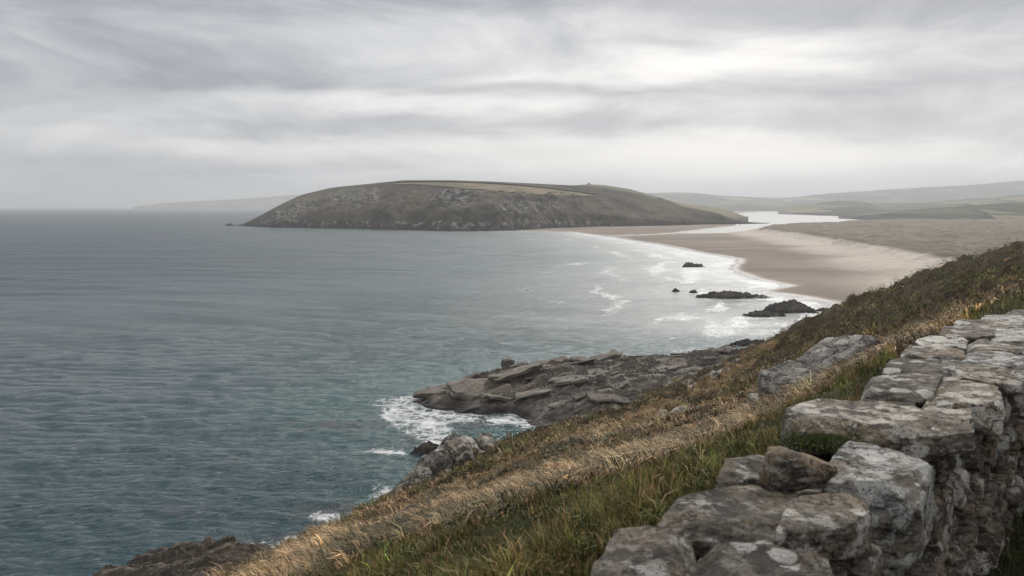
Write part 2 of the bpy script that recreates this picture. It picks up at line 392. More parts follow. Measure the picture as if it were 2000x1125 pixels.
PROM = [(812, 786), (835, 797), (872, 801), (940, 808), (1000, 809), (1035, 818), (1048, 830), (1120, 850), (1300, 850), (1600, 760), (1600, 690), (1530, 668), (1480, 676), (1420, 694), (1330, 702), (1225, 712), (1120, 722), (1020, 733), (930, 744), (870, 758)]
prom_poly = PL(PROM)

# ------------------------------------------------------------------ sea
ys = np.concatenate([np.linspace(1330, 1158, 30), np.linspace(1155, 640, 330), np.linspace(638.5, 420, 130), HOR+16*np.exp(-np.linspace(.05, 2.35, 22))])
pxs = np.linspace(-200, 2200, 500)
X, Y = np.meshgrid(pxs, ys)
r = H*F/(Y-HOR)/1.0
sx = (X-1000)/F*r; sy = r
pts = np.stack([sx.ravel(), sy.ravel()], -1)
sz = np.zeros(len(pts))
dist = np.hypot(pts[:, 0], pts[:, 1]); cell = np.maximum(dist**2/(H*F)*1.86, dist*.0027)
dprom = -sdpoly(pts, prom_poly); dshore, _, _ = polydist(pts, PL(SHORE))
dlag = sdpoly(pts, lagoon_poly)
px_, py_ = PX(pts[:, 0], pts[:, 1], 0)
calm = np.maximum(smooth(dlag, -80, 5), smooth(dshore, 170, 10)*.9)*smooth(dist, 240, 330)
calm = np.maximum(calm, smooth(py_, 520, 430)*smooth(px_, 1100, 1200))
for k in range(46):
    lam = 1.5*1.04**k; th = math.radians(-106)+rng.normal(0, .36); kk = 2*math.pi/lam
    amp = .0050*lam**.8
    wgt = smooth(lam/cell, 2.0, 4.0)
    sz += amp*wgt*np.sin(kk*(pts[:, 0]*math.cos(th)+pts[:, 1]*math.sin(th))+rng.uniform(0, 6.28))*.9
for lam, am, th in ((21, .10, -100), (29, .12, -112), (40, .16, -106), (15, .07, -118)):
    kk = 2*math.pi/lam; th = math.radians(th); sz += am*np.sin(kk*(pts[:, 0]*math.cos(th)+pts[:, 1]*math.sin(th))+fbm(pts[:, 0]*.012, pts[:, 1]*.012, oct=2, seed=lam)*3.0)*smooth(lam/cell, 2.0, 4.0)
sz *= (1-.85*calm)
nz = fbm(pts[:, 0]*.06, pts[:, 1]*.06, oct=4, seed=3)
def eblob(px, py, rx, ry, amp, rot=0):
    c_, s_ = math.cos(rot), math.sin(rot); a = px_-px+nz*rx*.5; b_ = py_-py+nz*ry*.6
    return amp*np.exp(-(((a*c_+b_*s_)/rx)**2+((-a*s_+b_*c_)/ry)**2))
foam = np.zeros(len(pts))
foam += .40*smooth(dprom, 7, 0)*smooth(dprom, -6, -1)*(nz > -2)
for a in [(800, 790, 40, 16, .55), (812, 826, 80, 20, .62, .45), (850, 850, 80, 24, .60, .3), (770, 882, 75, 12, .55, .1), (890, 812, 110, 12, .42), (960, 826, 90, 14, .45),
          (640, 1006, 44, 16, .75), (738, 960, 36, 20, .75), (510, 1066, 60, 16, .65), (590, 1050, 60, 10, .40), (395, 1082, 45, 10, .45), (985, 706, 40, 6, .5), (570, 838, 60, 9, .22), (680, 880, 50, 8, .25),
          (1408, 597, 14, 13, .50), (1352, 548, 18, 12, .40), (1395, 655, 30, 22, .36), (1385, 630, 18, 26, .33), (1450, 640, 60, 20, .22), (1355, 685, 90, 8, .50), (1290, 500, 60, 8, .30), (1350, 530, 40, 20, .30), (1395, 575, 30, 8, .3)]:
    foam += eblob(*a)
# broken lines of surf running with the beach
band = 0
for off, wdt, am in ((8, 9, .62), (26, 8, .42), (48, 6, .52), (76, 6, .50), (108, 6, .44)):
    o_ = off+nz*10
    band = np.maximum(band, 1.15*am*np.exp(-((dshore-o_)/wdt)**2)*(0.65+.5*vn(pts[:, 0]*.02, pts[:, 1]*.02, seed=int(off))))
foam += band*smooth(dist, 230, 320)*smooth(py_, 447, 456)
shal = smooth(fbm(pts[:, 0]*.014, pts[:, 1]*.022, oct=3, seed=9), -.30, .35)*smooth(dist, 190, 100)*smooth(px_, 150, 600)
shal = np.maximum(shal, .6*smooth(dprom, 60, 8))
shal = np.maximum(shal, .30*smooth(dshore, 380, 60))
kelp = 0*nz
for a in [(640, 832, 110, 16, 1.0), (880, 815, 130, 26, 1.1), (690, 985, 90, 30, 1.1), (640, 1005, 70, 16, .9), (330, 1000, 120, 12, .5), (520, 1050, 90, 16, .6), (860, 870, 90, 26, .9), (480, 900, 90, 10, .4)]:
    kelp = kelp+eblob(*a)
V = np.column_stack([pts, sz]); FC = grid_faces(len(ys), len(pxs))
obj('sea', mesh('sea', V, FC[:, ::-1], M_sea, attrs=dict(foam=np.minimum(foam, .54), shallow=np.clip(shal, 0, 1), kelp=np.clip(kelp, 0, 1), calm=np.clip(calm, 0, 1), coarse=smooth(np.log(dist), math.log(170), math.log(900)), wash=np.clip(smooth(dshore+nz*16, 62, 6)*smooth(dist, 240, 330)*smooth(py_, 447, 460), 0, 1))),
    label='grey green sea with wind ripples filling the bay', cat='sea', kind='structure')

# ------------------------------------------------------------------ beach and dunes
ys = np.concatenate([np.linspace(700, 540, 70), np.linspace(538, 424, 150), np.linspace(423.4, 411, 30)])
pxs = np.linspace(980, 2500, 400)
X, Y = np.meshgrid(pxs, ys); r = H*F/(Y-HOR); pts = np.stack([((X-1000)/F*r).ravel(), r.ravel()], -1)
sb = sdpoly(pts, beach_poly); sl = sdpoly(pts, lagoon_poly); sc_ = sdpoly(pts, channel_poly); sdn = sdpoly(pts, dune_poly)
n1 = fbm(pts[:, 0]*.012, pts[:, 1]*.012, oct=5, seed=21); n2 = fbm(pts[:, 0]*.05, pts[:, 1]*.05, oct=4, seed=24)
z = np.where(sb > 0, 1.1*(1-np.exp(-np.abs(sb)/22))+1.7*(1-np.exp(-np.abs(sb)/150)), -np.abs(sb)*.03)
z = np.minimum(z, np.maximum(-sl, -60)*.035); z = np.minimum(z, np.where(-sc_ < 25, np.maximum(-sc_*.05, .12), 9))
sdn2 = sdn+n1*16+n2*4
dn = smooth(sdn2, -5, 16)
z += dn*(5.5+n1*4.0+n2*3.0+smooth(sdn2, 0, 300)*3.0)+.10*n1
z += smooth(sdn2, -45, -3)*1.2*(1-dn)
veg = smooth(sdn2, 8, 17)*np.clip(.9+n2*.3, 0, 1)
pale = smooth(sdn2, -70, -20)*(1-veg)*np.clip(.95+n1*.5, 0, 1); edge = smooth(sdn2, 5, 12)*smooth(sdn2, 42, 14)
wet = np.clip(smooth(z+n1*.15, .60, .08), 0, 1)
keep = z > -1.2
V = np.column_stack([pts, z]); FC = grid_faces(len(ys), len(pxs), keep)
V, FC, (veg, pale, wet, edge) = compact(V, FC, [veg, pale, wet, edge])
obj('beach', mesh('beach', V, FC[:, ::-1], M_sand, attrs=dict(veg=veg, pale=pale, wet=wet, edge=edge)), label='wide sandy beach backed by low tan dunes', cat='beach', kind='structure')

# ------------------------------------------------------------------ headland and far hills
def lerp(x, tab):
    t = np.array(tab, float); return np.interp(x, t[:, 0], t[:, 1])
def sm_lerp(x, tab, w=12):
    return sum(lerp(x+k*w, tab) for k in (-2, -1, 0, 1, 2))/5
pxs = np.concatenate([np.linspace(452, 1180, 430), np.linspace(1182, 1500, 120)])
base_y = lerp(pxs, [(440, 440.5), (470, 441), (540, 445), (650, 446), (760, 449), (900, 451), (1000, 450), (1130, 446), (1300, 443.5), (1400, 440), (1445, 437.5), (1520, 436)])
top_y = sm_lerp(pxs, [(440, 441), (470, 440), (500, 426), (545, 402), (590, 381), (650, 367), (740, 358), (790, 353), (880, 353), (950, 355), (1060, 360), (1180, 366), (1250, 380), (1330, 402), (1400, 416), (1440, 432), (1520, 437)], 5)
d0 = H*F/(base_y-HOR)
ends = smooth(pxs, 462, 640)*smooth(pxs, 1450, 1250)
d1 = d0+60+380*ends
htop = np.maximum(H+(HOR-top_y)/F*d1, .5)
t = np.concatenate([np.linspace(-.06, .14, 26), np.linspace(.15, 1.0, 90), np.linspace(1.02, 1.7, 24)])
T, U = np.meshgrid(t, np.arange(len(pxs)), indexing='ij'); D0, D1, HT, PXX = d0[U], d1[U], htop[U], pxs[U]
D = D0+(D1-D0)*T; xx = (PXX-1000)/F*D
D = D+(fbm(xx*.011, xx*0, oct=3, seed=6)*34+ridged(xx*.03, xx*0+2, oct=3, seed=7)*13)*smooth(T, .55, 0)*smooth(HT, 5, 40); xx = (PXX-1000)/F*D
gul = ridged(xx*.010+D*.004, D*.004-xx*.002, oct=4, seed=5); crag = ridged(xx*.035, D*.03, oct=5, seed=8); fin = fbm(xx*.07, D*.07, oct=4, seed=4)
prof = np.where(T < .10, .30*smooth(T, -.005, .10), .30+.70*np.sin(np.clip((T-.10)/.90, 0, 1)*math.pi/2)**.92)
prof = np.where(T > 1, 1-.9*smooth(T, 1, 1.9), prof)
amt = np.clip(np.sin(np.clip(T, 0, 1)*math.pi), 0, 1)*smooth(T, .52, .30)
cl = smooth(pxs, 1250, 1050)[U]
Z = HT*prof + amt*(gul*24*smooth(HT, 20, 70)*cl - 4) + amt*(crag*7+fin*2.5)*smooth(HT, 4, 50)*(.35+.65*cl)
Z += smooth(T, -.01, .03)*smooth(T, .2, .06)*(crag*5.0+fin*3)*smooth(HT, 6, 40)*cl
Z = np.where(T < 0, T*60-.3, np.maximum(Z, np.minimum(T*30, HT*.7)-.3))
rock = smooth(Z, 24, 7)*smooth(HT, 3, 20)*(.35+.65*cl)*.85
rock = np.maximum(rock, .62*np.exp(-((PXX-690)/85)**2-((T-.42)/.34)**2)*1.15)
rock = np.maximum(rock, .70*np.exp(-((PXX-890)/60)**2-((T-.30)/.2)**2))
rock = np.maximum(rock, .60*np.exp(-((PXX-1030)/90)**2-((T-.15)/.14)**2))
rock = np.maximum(rock, .75*np.exp(-((PXX-570)/75)**2-((T-.35)/.4)**2))
rock = np.clip(rock*1.05+.30*gul*amt*cl, 0, 1)
V = np.stack([xx.ravel(), D.ravel(), Z.ravel()], -1)
o_head = obj('headland', mesh('headland', V, grid_faces(*T.shape), M_head, attrs=dict(rock=rock.ravel(), field=0*rock.ravel(), gorse=0*rock.ravel())),
    label='long brown grassy headland with rocky cliffs across the bay', cat='headland', kind='structure')
def head_z(px, tt):
    """height of the headland surface at column px and slope position tt"""
    ui = np.interp(px, pxs, np.arange(len(pxs))); ti = np.interp(tt, t, np.arange(len(t)))
    u0 = np.clip(np.floor(ui).astype(int), 0, len(pxs)-2); t0 = np.clip(np.floor(ti).astype(int), 0, len(t)-2); fu, ft = ui-u0, ti-t0
    f = lambda A: A[t0, u0]*(1-fu)*(1-ft)+A[t0, u0+1]*fu*(1-ft)+A[t0+1, u0]*(1-fu)*ft+A[t0+1, u0+1]*fu*ft
    return f(xx), f(D), f(Z)
def head_at(px, py):
    """slope position whose projected row is nearest to py in column px (front side)"""
    tt = np.linspace(.05, 1.0, 160); x_, y_, z_ = head_z(np.full(160, px), tt); _, r_ = PX(x_, y_, z_)
    k = np.where(np.minimum.accumulate(r_) <= py)[0]; return tt[k[0]] if len(k) else 1.0
FIELD = [(772, 357), (880, 355.5), (1000, 361.5), (1090, 370.5), (1164, 381), (1158, 383.5), (1060, 380), (960, 372), (860, 364.5), (768, 361)]
FIELD2 = [(878, 366), (960, 374), (1050, 381), (1000, 384), (930, 380), (870, 372)]
def field_line(a, b_):
    px = np.linspace(a[0][0], a[-1][0], 70); py = np.interp(px, *zip(*a)); tt = np.array([head_at(u_, w_) for u_, w_ in zip(px, py)])
    tt = np.polyval(np.polyfit(px-900, tt, 4), px-900); return np.stack(head_z(px, tt), -1)
fx_, fy_ = PX(V[:, 0], V[:, 1], V[:, 2]); front = (T.ravel() < 1.0)
fa = smooth(sdpoly(np.stack([fx_, fy_*4], -1), [(a, b_*4) for a, b_ in FIELD]), -2, 2)*front
fb = smooth(sdpoly(np.stack([fx_, fy_*4], -1), [(a, b_*4) for a, b_ in FIELD2]), -4, 6)*front*.35
o_head.data.attributes['field'].data.foreach_set('value', np.maximum(fa, fb).astype(np.float32))
fld = [field_line(FIELD[:5], 0), field_line(FIELD[:4:-1], 0)]
def hedge(name, line, w, h, label):
    n = len(line); s_ = np.arange(n); V_ = []
    hh = h*(.75+.5*np.abs(fbm(s_*.5, s_*0., oct=3, seed=n))); 
    for dy_, dz_ in ((-w, -1.), (-w*.8, .75), (0, 1.), (w*.8, .75), (w, -1.)):
        V_.append(np.stack([line[:, 0], line[:, 1]+dy_, line[:, 2]+hh*dz_], -1))
    obj(name, mesh(name, np.array(V_).reshape(-1, 3), grid_faces(5, n), M_hedge), label=label, cat='hedge', group='field hedges on the headland')
hedge('hedge', fld[0], 2.2, 2.6, 'dark hedge along the far upper edge of the tan headland field')
hedge('hedge', fld[-1], 1.8, 2.0, 'dark hedge along the near lower edge of the tan headland field')

def hill(name, tab, df, dr, label, seed, rough=1.0, nx=220, zb=0.0, back=1.25, mat=None, tfront=0.0):
    x0, x1 = tab[0][0], tab[-1][0]; px = np.linspace(x0, x1, nx); ry = sm_lerp(px, tab, (x1-x0)/nx*2)
    df_ = np.interp(px, *zip(*df)) if isinstance(df, list) else np.full(nx, float(df))
    t_ = np.concatenate([np.linspace(0, 1, 40), np.linspace(1.04, 2, 8)]); T_, U_ = np.meshgrid(t_, np.arange(nx), indexing='ij')
    dep = np.where(T_ < 1, df_[U_]+(dr-df_[U_])*T_, dr*(1+(back-1)*(T_-1))); x_ = (px[U_]-1000)/F*dep
    hh = np.maximum(H+(HOR-ry)/F*dr, 0)[U_]
    pr_ = np.where(T_ < 1, smooth(T_, -.12, 1.05)/smooth(1.0, -.12, 1.05), 1-.8*(T_-1)**1.3)
    n_ = fbm(x_/dr*14, dep/dr*14, oct=5, seed=seed)
    z_ = zb+(hh-zb)*pr_+n_*rough*hh*.16*np.sin(np.clip(T_, 0, 1)*math.pi)
    z_ = np.where(T_ == 0, -2.0, z_)
    z_ += smooth(np.abs(T_-1), .12, 0)*vn(px[U_]*.35, T_*0, seed=seed+3)*dr/F*.45
    v_ = np.stack([x_.ravel(), dep.ravel(), z_.ravel()], -1); one = np.ones(v_.shape[0])
    fl_ = (smooth(T_, .02, .1)*smooth(fbm(x_/dr*5, dep/dr*5, oct=2, seed=seed+9), -.9, -.35)).ravel()
    return obj(name, mesh(name, v_, grid_faces(*T_.shape), mat or M_far, attrs=dict(rock=0*one, field=fl_, gorse=0*one)), label=label, cat='hill', kind='structure')
hill('far_headland', [(262, 404.4), (285, 401), (330, 396), (420, 391.5), (480, 388.5), (560, 382), (640, 377), (760, 382)], 14000, 15000, 'faint distant headland low on the sea horizon', 31)
hill('hill', [(1040, 376), (1095, 366), (1120, 362.5), (1150, 360.5), (1180, 362), (1230, 370), (1330, 398), (1390, 404), (1425, 411), (1448, 420), (1460, 427)], 2250, 2750, 'dark hill running down behind the headland to the lagoon', 33, .5)
hill('hill', [(1180, 384), (1250, 378), (1330, 375), (1430, 384), (1540, 387), (1600, 379), (1750, 369), (1900, 361), (2000, 352), (2150, 345), (2500, 350)], 8000, 10500, 'pale misty hill ridge along the skyline', 35, .6)
hill('hill', [(1380, 400), (1440, 398), (1500, 402), (1560, 400), (1600, 404), (1640, 408)], 7600, 8200, 'low hazy rise beyond the head of the lagoon', 36, .5)
hill('hill', [(1518, 409), (1545, 402), (1580, 396), (1625, 391.5), (1665, 392), (1710, 397), (1770, 397), (1860, 391), (2000, 380), (2200, 370), (2500, 366)], [(1518, 4700), (1600, 3900), (1700, 3400), (2500, 3300)], 6000, 'mid grey hill with patchwork fields beyond the dunes', 37, .9)
hill('hill', [(1635, 423), (1690, 417), (1760, 411), (1830, 404), (1900, 400), (2000, 393), (2200, 380), (2500, 370)], [(1635, 2950), (1710, 2400), (1850, 2250), (2500, 2150)], 3300, 'nearer field covered hill behind the dunes at the right', 41, 1.2)
# cairn on the hilltop
cx, cy, cz = Q(1150, 361.0, 2745)
bmv = []; bmf = []
for k in range(7):
    a0 = 9-1.25*k; zz0 = -2+1.5*k
    for i in range(10):
        a = i/10*2*math.pi; rr = a0*(.8+.35*random.random()); bmv.append((cx+rr*math.cos(a), cy+rr*math.sin(a), cz+zz0+random.uniform(-.3, .3)))
bmf = np.array([(k*10+i, k*10+(i+1) % 10, k*10+10+(i+1) % 10, k*10+10+i) for k in range(6) for i in range(10)])
obj('cairn', mesh('cairn', np.array(bmv), [bmf, np.arange(60, 70)[None, :]], M_outcrop, False), label='tiny stone cairn on the hilltop behind the headland', cat='cairn')

# ------------------------------------------------------------------ rock heightfields by the water
def rock_field(name, x0, x1, y0, y1, nx, ny, hfun, mat, label, cat='rock', parent=None, group=None):
    x, y = np.meshgrid(np.linspace(x0, x1, nx), np.linspace(y0, y1, ny)); z = hfun(x.ravel(), y.ravel()); keep = z > -1.0
    V_ = np.stack([x.ravel(), y.ravel(), z], -1); F_ = grid_faces(ny, nx, keep); V_, F_, _ = compact(V_, F_, [])
    return obj(name, mesh(name, V_, F_, mat, sharp=32), parent, label if parent is None else None, cat if parent is None else None, group)
def strata(x, y, sc, seed, strike=.10, amp=1.0):
    """ledges: tilted slabs whose broken edges face the viewer; returns height offset in metres"""
    tot = 0
    wv = fbm(x*.02/sc, y*.05/sc, oct=3, seed=seed)*.8
    for k, (wd, am) in enumerate(((10.0, 1.9), (4.6, 1.15), (2.1, .6), (1.0, .25))):
        q_ = (y-x*strike*(1+.3*k)+(.8+k*.35)*wd*wv+fbm(x*.05/sc, y*.14/sc, oct=4, seed=seed+7+k)*wd*.55)/(wd*sc)
        cell_ = np.floor(q_); f_ = q_-cell_
        st = np.where(f_ < .10, f_/.10, 1-(f_-.10)/.90)-.5
        tot = tot+st*am*sc*(.45+.9*h3(cell_, np.floor(x/(wd*2.2*sc)+cell_*.37+.3*vn(y/wd, cell_*.7, seed=seed+31)), cell_*0, seed+k))
    return tot*amp
def prom_h(x, y):
    p_ = np.stack([x, y], -1); s_ = sdpoly(p_, prom_poly)+fbm(x*.10, y*.10, oct=4, seed=51)*3.2
    body = (3.6-1.9*smooth(x, 5, 40))*smooth(s_, -1, 20)**.8*smooth(x, -26, 8)+1.6*smooth(s_, -.5, 5)
    z_ = body+strata(x, y, 1.0, 60, .42, 1.15)*smooth(s_, -1, 5)*(.65+.35*smooth(s_, 0, 14))+fbm(x*.4, y*.8, oct=4, seed=66)*.35
    z_ = np.where(s_ < 0, s_*1.2-.25, np.maximum(z_, .15+s_*.05))
    return z_
pr_o = rock_field('rock_promontory', -28, 92, 142, 250, 330, 240, prom_h, M_prom, 'long layered grey rock promontory jutting left into the sea', 'promontory')
def islet(name, px0, px1, pyb, hm, depth_ratio, label, seed, mat=M_searock, peak=.5, nx=90, ny=34, zo=-.1, group=None, tilt=.1, amp=1.7):
    a, b_ = P(px0, pyb), P(px1, pyb); cx_, cy_ = (a[0]+b_[0])/2, (a[1]+b_[1])/2; rx = (b_[0]-a[0])/2; ry_ = rx*depth_ratio; cy_ += ry_*.8
    def hf(x, y):
        u, v = (x-cx_)/rx, (y-cy_)/ry_; n_ = fbm(x*2.2/rx, y*2.2/ry_*.7, oct=4, seed=seed)
        e = 1-np.sqrt(u*u+v*v)+n_*.38
        sk = np.interp(u, [-1, peak*2-1, 1], [.45, 1.0, .4])
        z_ = hm*sk*smooth(e, 0, .55)**.7+strata(x, y, hm/5.0, seed+3, tilt, amp)*smooth(e, 0, .3)+fbm(x*3/hm, y*3/hm, oct=3, seed=seed+5)*hm*.13
        return np.where(e < 0, e*rx*.6-.2, np.maximum(z_+zo, .05))
    return rock_field(name, cx_-rx*1.4, cx_+rx*1.4, cy_-ry_*1.5, cy_+ry_*1.5, nx, ny, hf, mat, label, 'rock', None, group)
GR = 'dark rocks in the surf'
islet('sea_rock', 1330, 1384, 522, 2.6, .5, 'small dark rock in the surf nearest to the far beach', 71, peak=.25, group=GR)
islet('sea_rock', 1311, 1331, 570, 1.2, .5, 'tiny low dark rock, leftmost of the rocks in the surf', 72, nx=40, group=GR)
islet('sea_rock', 1346, 1364, 572, 1.1, .5, 'tiny dark rock just left of the long low surf rock', 73, nx=40, group=GR)
islet('sea_rock', 1362, 1512, 583, 2.3, .34, 'long low dark rock lying in the shallow surf', 74, nx=140, ny=50, peak=.4, group=GR)
islet('sea_rock', 1447, 1545, 619, 1.6, .4, 'broken dark rock in front of the bigger humped rock at the beach edge', 75, nx=120, ny=44, group=GR)
islet('sea_rock', 1486, 1604, 611, 3.3, .40, 'humped dark rock at the edge of the sand', 76, nx=130, ny=50, peak=.62, group=GR)
islet('sea_rock', 1592, 1634, 608, 1.0, .35, 'small flat rock on the sand right of the humped rock', 77, nx=50, group=GR)
islet('sea_rock', 1422, 1530, 677, 1.5, .35, 'jagged dark shore rocks where the hillside meets the water', 78, nx=120, ny=50, peak=.7, group=GR)
islet('sea_rock', 436, 456, 441, 5.0, .5, 'lone rock in the sea off the tip of the headland', 79, nx=40)
islet('shore_rock', 120, 660, 1172, 2.9, .42, 'brown cracked shore rock at the bottom left corner', 80, M_brownrock, peak=.62, nx=170, ny=110, tilt=.5, amp=.9)
islet('shore_rock', 800, 872, 888, 1.4, .5, 'low brown rock awash beside the hillside outcrop', 84, M_brownrock, nx=70, ny=40)

# ------------------------------------------------------------------ near hillside
CTRL = [(1150, 1075, 3.0), (1400, 905, 3.7), (1300, 985, 3.6), (1000, 1125, 4.0), (1200, 925, 6.0), (1450, 868, 6.5), (700, 1120, 6.0), (560, 1110, 9.0), (480, 1105, 11), (620, 1045, 14), (760, 985, 20), (860, 930, 24), (960, 868, 28),
        (1040, 838, 33), (1150, 812, 39), (1240, 785, 44), (1340, 745, 50), (1500, 660, 60), (1700, 565, 70), (1840, 518, 74), (2000, 463, 76), (2200, 395, 78), (1500, 815, 12), (1620, 735, 13.5), (1720, 690, 15), (1300, 810, 22), (1100, 880, 18), (900, 970, 14), (1550, 690, 40),
        (1850, 590, 28), (1700, 640, 32), (2000, 560, 26), (2000, 510, 45), (1850, 560, 45), (1400, 790, 20), (1480, 730, 30), (2300, 520, 20), (2400, 450, 45), (1350, 860, 10), (1600, 760, 9)]
cp = np.array([Q(*c_) for c_ in CTRL])
wc, wdir, wnor = np.array([.575, 2.55]), np.array([.60, .80]), np.array([.80, -.60])
WZ = H-1.10
wl = [np.append(wc+wdir*s_-wnor*.45, WZ-.16-.0*s_) for s_ in (-3.0, -1.0, 1.5, 4, 7, 10, 14)]
cp = np.vstack([cp, wl, [[-8, 2, H-4.8], [-4, 0, H-2.8], [-10, 8, H-7.2]]])
def tps_k(a, b_):
    r2 = ((a[:, None, :]-b_[None, :, :])**2).sum(-1); return .5*r2*np.log(r2+1e-9)
def warp(p_):  # compress distance so that far controls do not swamp the near ones
    r_ = np.hypot(p_[:, 0], p_[:, 1])+1e-6; k_ = np.log1p(r_/4)*4/r_; return p_*k_[:, None]
cw = warp(cp[:, :2]); n_ = len(cp); A = np.zeros((n_+3, n_+3)); A[:n_, :n_] = tps_k(cw, cw)+np.eye(n_)*.35; A[:n_, n_] = 1; A[:n_, n_+1:] = cw; A[n_:, :n_] = A[:n_, n_:].T
dep_c = (cp[:, 2]-H)
sol = np.linalg.solve(A, np.append(dep_c, [0, 0, 0]))
def hill0(p_):
    w_ = warp(p_); out = np.empty(len(p_))
    for i in range(0, len(p_), 40000):
        s_ = slice(i, i+40000); out[s_] = tps_k(w_[s_], cw)@sol[:n_]+sol[n_]+w_[s_]@sol[n_+1:]
    return out+H
BROW = np.array([[-14, -6], [-9, 3]]+[list(Q(*c_)[:2]) for c_ in [(400, 1125, 10.5), (480, 1108, 12), (620, 1040, 15.5), (760, 978, 21), (860, 925, 25), (960, 862, 29), (1040, 832, 34), (1150, 810, 40), (1340, 745, 51), (1500, 660, 61), (1700, 565, 71), (1840, 518, 75), (2000, 463, 77), (2200, 395, 79)]]+[[90, 76], [150, 70]])
def wall_st(p_):
    r_ = p_-wc; s_ = r_@wdir; return s_, r_@wnor-.2*np.maximum(s_-6.2, 0)
def hill_h(p_, detail=True):
    dist_ = np.hypot(p_[:, 0], p_[:, 1]); db, near, side = polydist(p_, BROW); out = side > 0
    base = hill0(np.where(out[:, None], near, p_))
    s_, t_ = wall_st(p_)
    amp = .05+.010*np.clip(dist_, 0, 70)
    nn = fbm(p_[:, 0]*.9, p_[:, 1]*.9, oct=4, seed=90)*amp*.45*smooth(dist_, 60, 20)+fbm(p_[:, 0]*.22, p_[:, 1]*.22, oct=4, seed=92)*amp*.8
    bil = np.abs(fbm(p_[:, 0]*.75, p_[:, 1]*.75, oct=4, seed=97))*2-.5
    z_ = base+nn-.30*smooth(dist_, 12, 36)+bil*(.30*smooth(dist_, 9, 25)+.45*smooth(dist_, 25, 50))
    z_ = np.where(out, z_-(.55+.10*smooth(db, 0, 6))*db-.1*fbm(p_[:, 0]*.15, p_[:, 1]*.15, oct=4, seed=93)*np.minimum(db, 12), z_)
    lw = smooth(t_, -1.3, -.5)*smooth(s_, -4, -2)*smooth(s_, 15, 11)
    z_ = z_*(1-lw)+(WZ-.20+.03*fbm(p_[:, 0]*3, p_[:, 1]*3, oct=3, seed=94))*lw
    rgt = smooth(t_, -.15, .10)
    zr = H-2.22+.04*fbm(p_[:, 0]*1.2, p_[:, 1]*1.2, oct=3, seed=95)+.05*np.clip(s_-4, 0, 8)
    near_w = smooth(s_, 16, 12)
    z_ = np.where(s_ > -8, z_*(1-rgt*near_w)+zr*rgt*near_w, z_)
    return z_
azs = np.radians(np.linspace(-62, 58, 400)); rs = np.exp(np.linspace(math.log(.8), math.log(190), 330))
R_, A_ = np.meshgrid(rs, azs, indexing='ij'); pts = np.stack([(R_*np.sin(A_)).ravel(), (R_*np.cos(A_)).ravel()], -1)
z = hill_h(pts)
pxh, pyh = PX(pts[:, 0], pts[:, 1], z)
def cover(p_, dist_):
    """green / dry / heath weights of the vegetation, from distance, slope position and noise"""
    n_ = fbm(p_[:, 0]*.25, p_[:, 1]*.25, oct=3, seed=101); n2_ = fbm(p_[:, 0]*.7, p_[:, 1]*.7, oct=3, seed=103)
    db, _, side = polydist(p_, BROW); db = np.where(side > 0, -db, db)
    s_, t_ = wall_st(p_)
    green = smooth(-t_+n2_*2.0+n_*2.2-np.clip(4.6-(s_-2.2)*1.9, .95, 6), .35, -.35)*smooth(dist_, 17, 12)
    wline = p_[:, 0]*.75-p_[:, 1]*.30     # up the slope to the right
    heath = smooth(wline+n_*3, -5.5, -1.0)*smooth(dist_, 17, 24)
    heath = np.maximum(heath, smooth(db+n_*3, 3.5, .5)*smooth(dist_, 14, 22)*.9)
    return np.clip(green, 0, 1), np.clip(heath, 0, 1), n_, n2_
gr, he, _, _ = cover(pts, R_.ravel())
keep = z > -2.5
V = np.column_stack([pts, z]); FC = grid_faces(len(rs), len(azs), keep); V, FC, (dr_, he_) = compact(V, FC, [1-gr, he])
obj('hillside', mesh('hillside', V, FC[:, ::-1], M_turf, attrs=dict(dry=dr_, heath=he_)), label='steep grassy hillside falling away left to the sea', cat='hillside', kind='structure')

# ------------------------------------------------------------------ stones
_cube = {}
def cube_surface(n):
    if n in _cube: return _cube[n]
    g_ = np.linspace(-1, 1, n+1); a, b_ = np.meshgrid(g_, g_, indexing='ij'); a, b_ = a.ravel(), b_.ravel(); o_ = np.ones_like(a)
    fs, vs_ = [], []
    gf = grid_faces(n+1, n+1)
    for k, (v_, fl) in enumerate([((a, b_, o_), 0), ((a, b_, -o_), 1), ((a, o_, b_), 1), ((a, -o_, b_), 0), ((o_, a, b_), 0), ((-o_, a, b_), 1)]):
        vs_.append(np.stack(v_, -1)); f_ = gf+k*(n+1)**2; fs.append(f_ if fl else f_[:, ::-1])
    v_ = np.vstack(vs_); f_ = np.vstack(fs)
    key = np.round(v_*n*4).astype(int); u_, idx, inv = np.unique(key, axis=0, return_index=True, return_inverse=True)
    inv = inv.ravel()
    _cube[n] = (v_[idx], inv[f_]); return _cube[n]
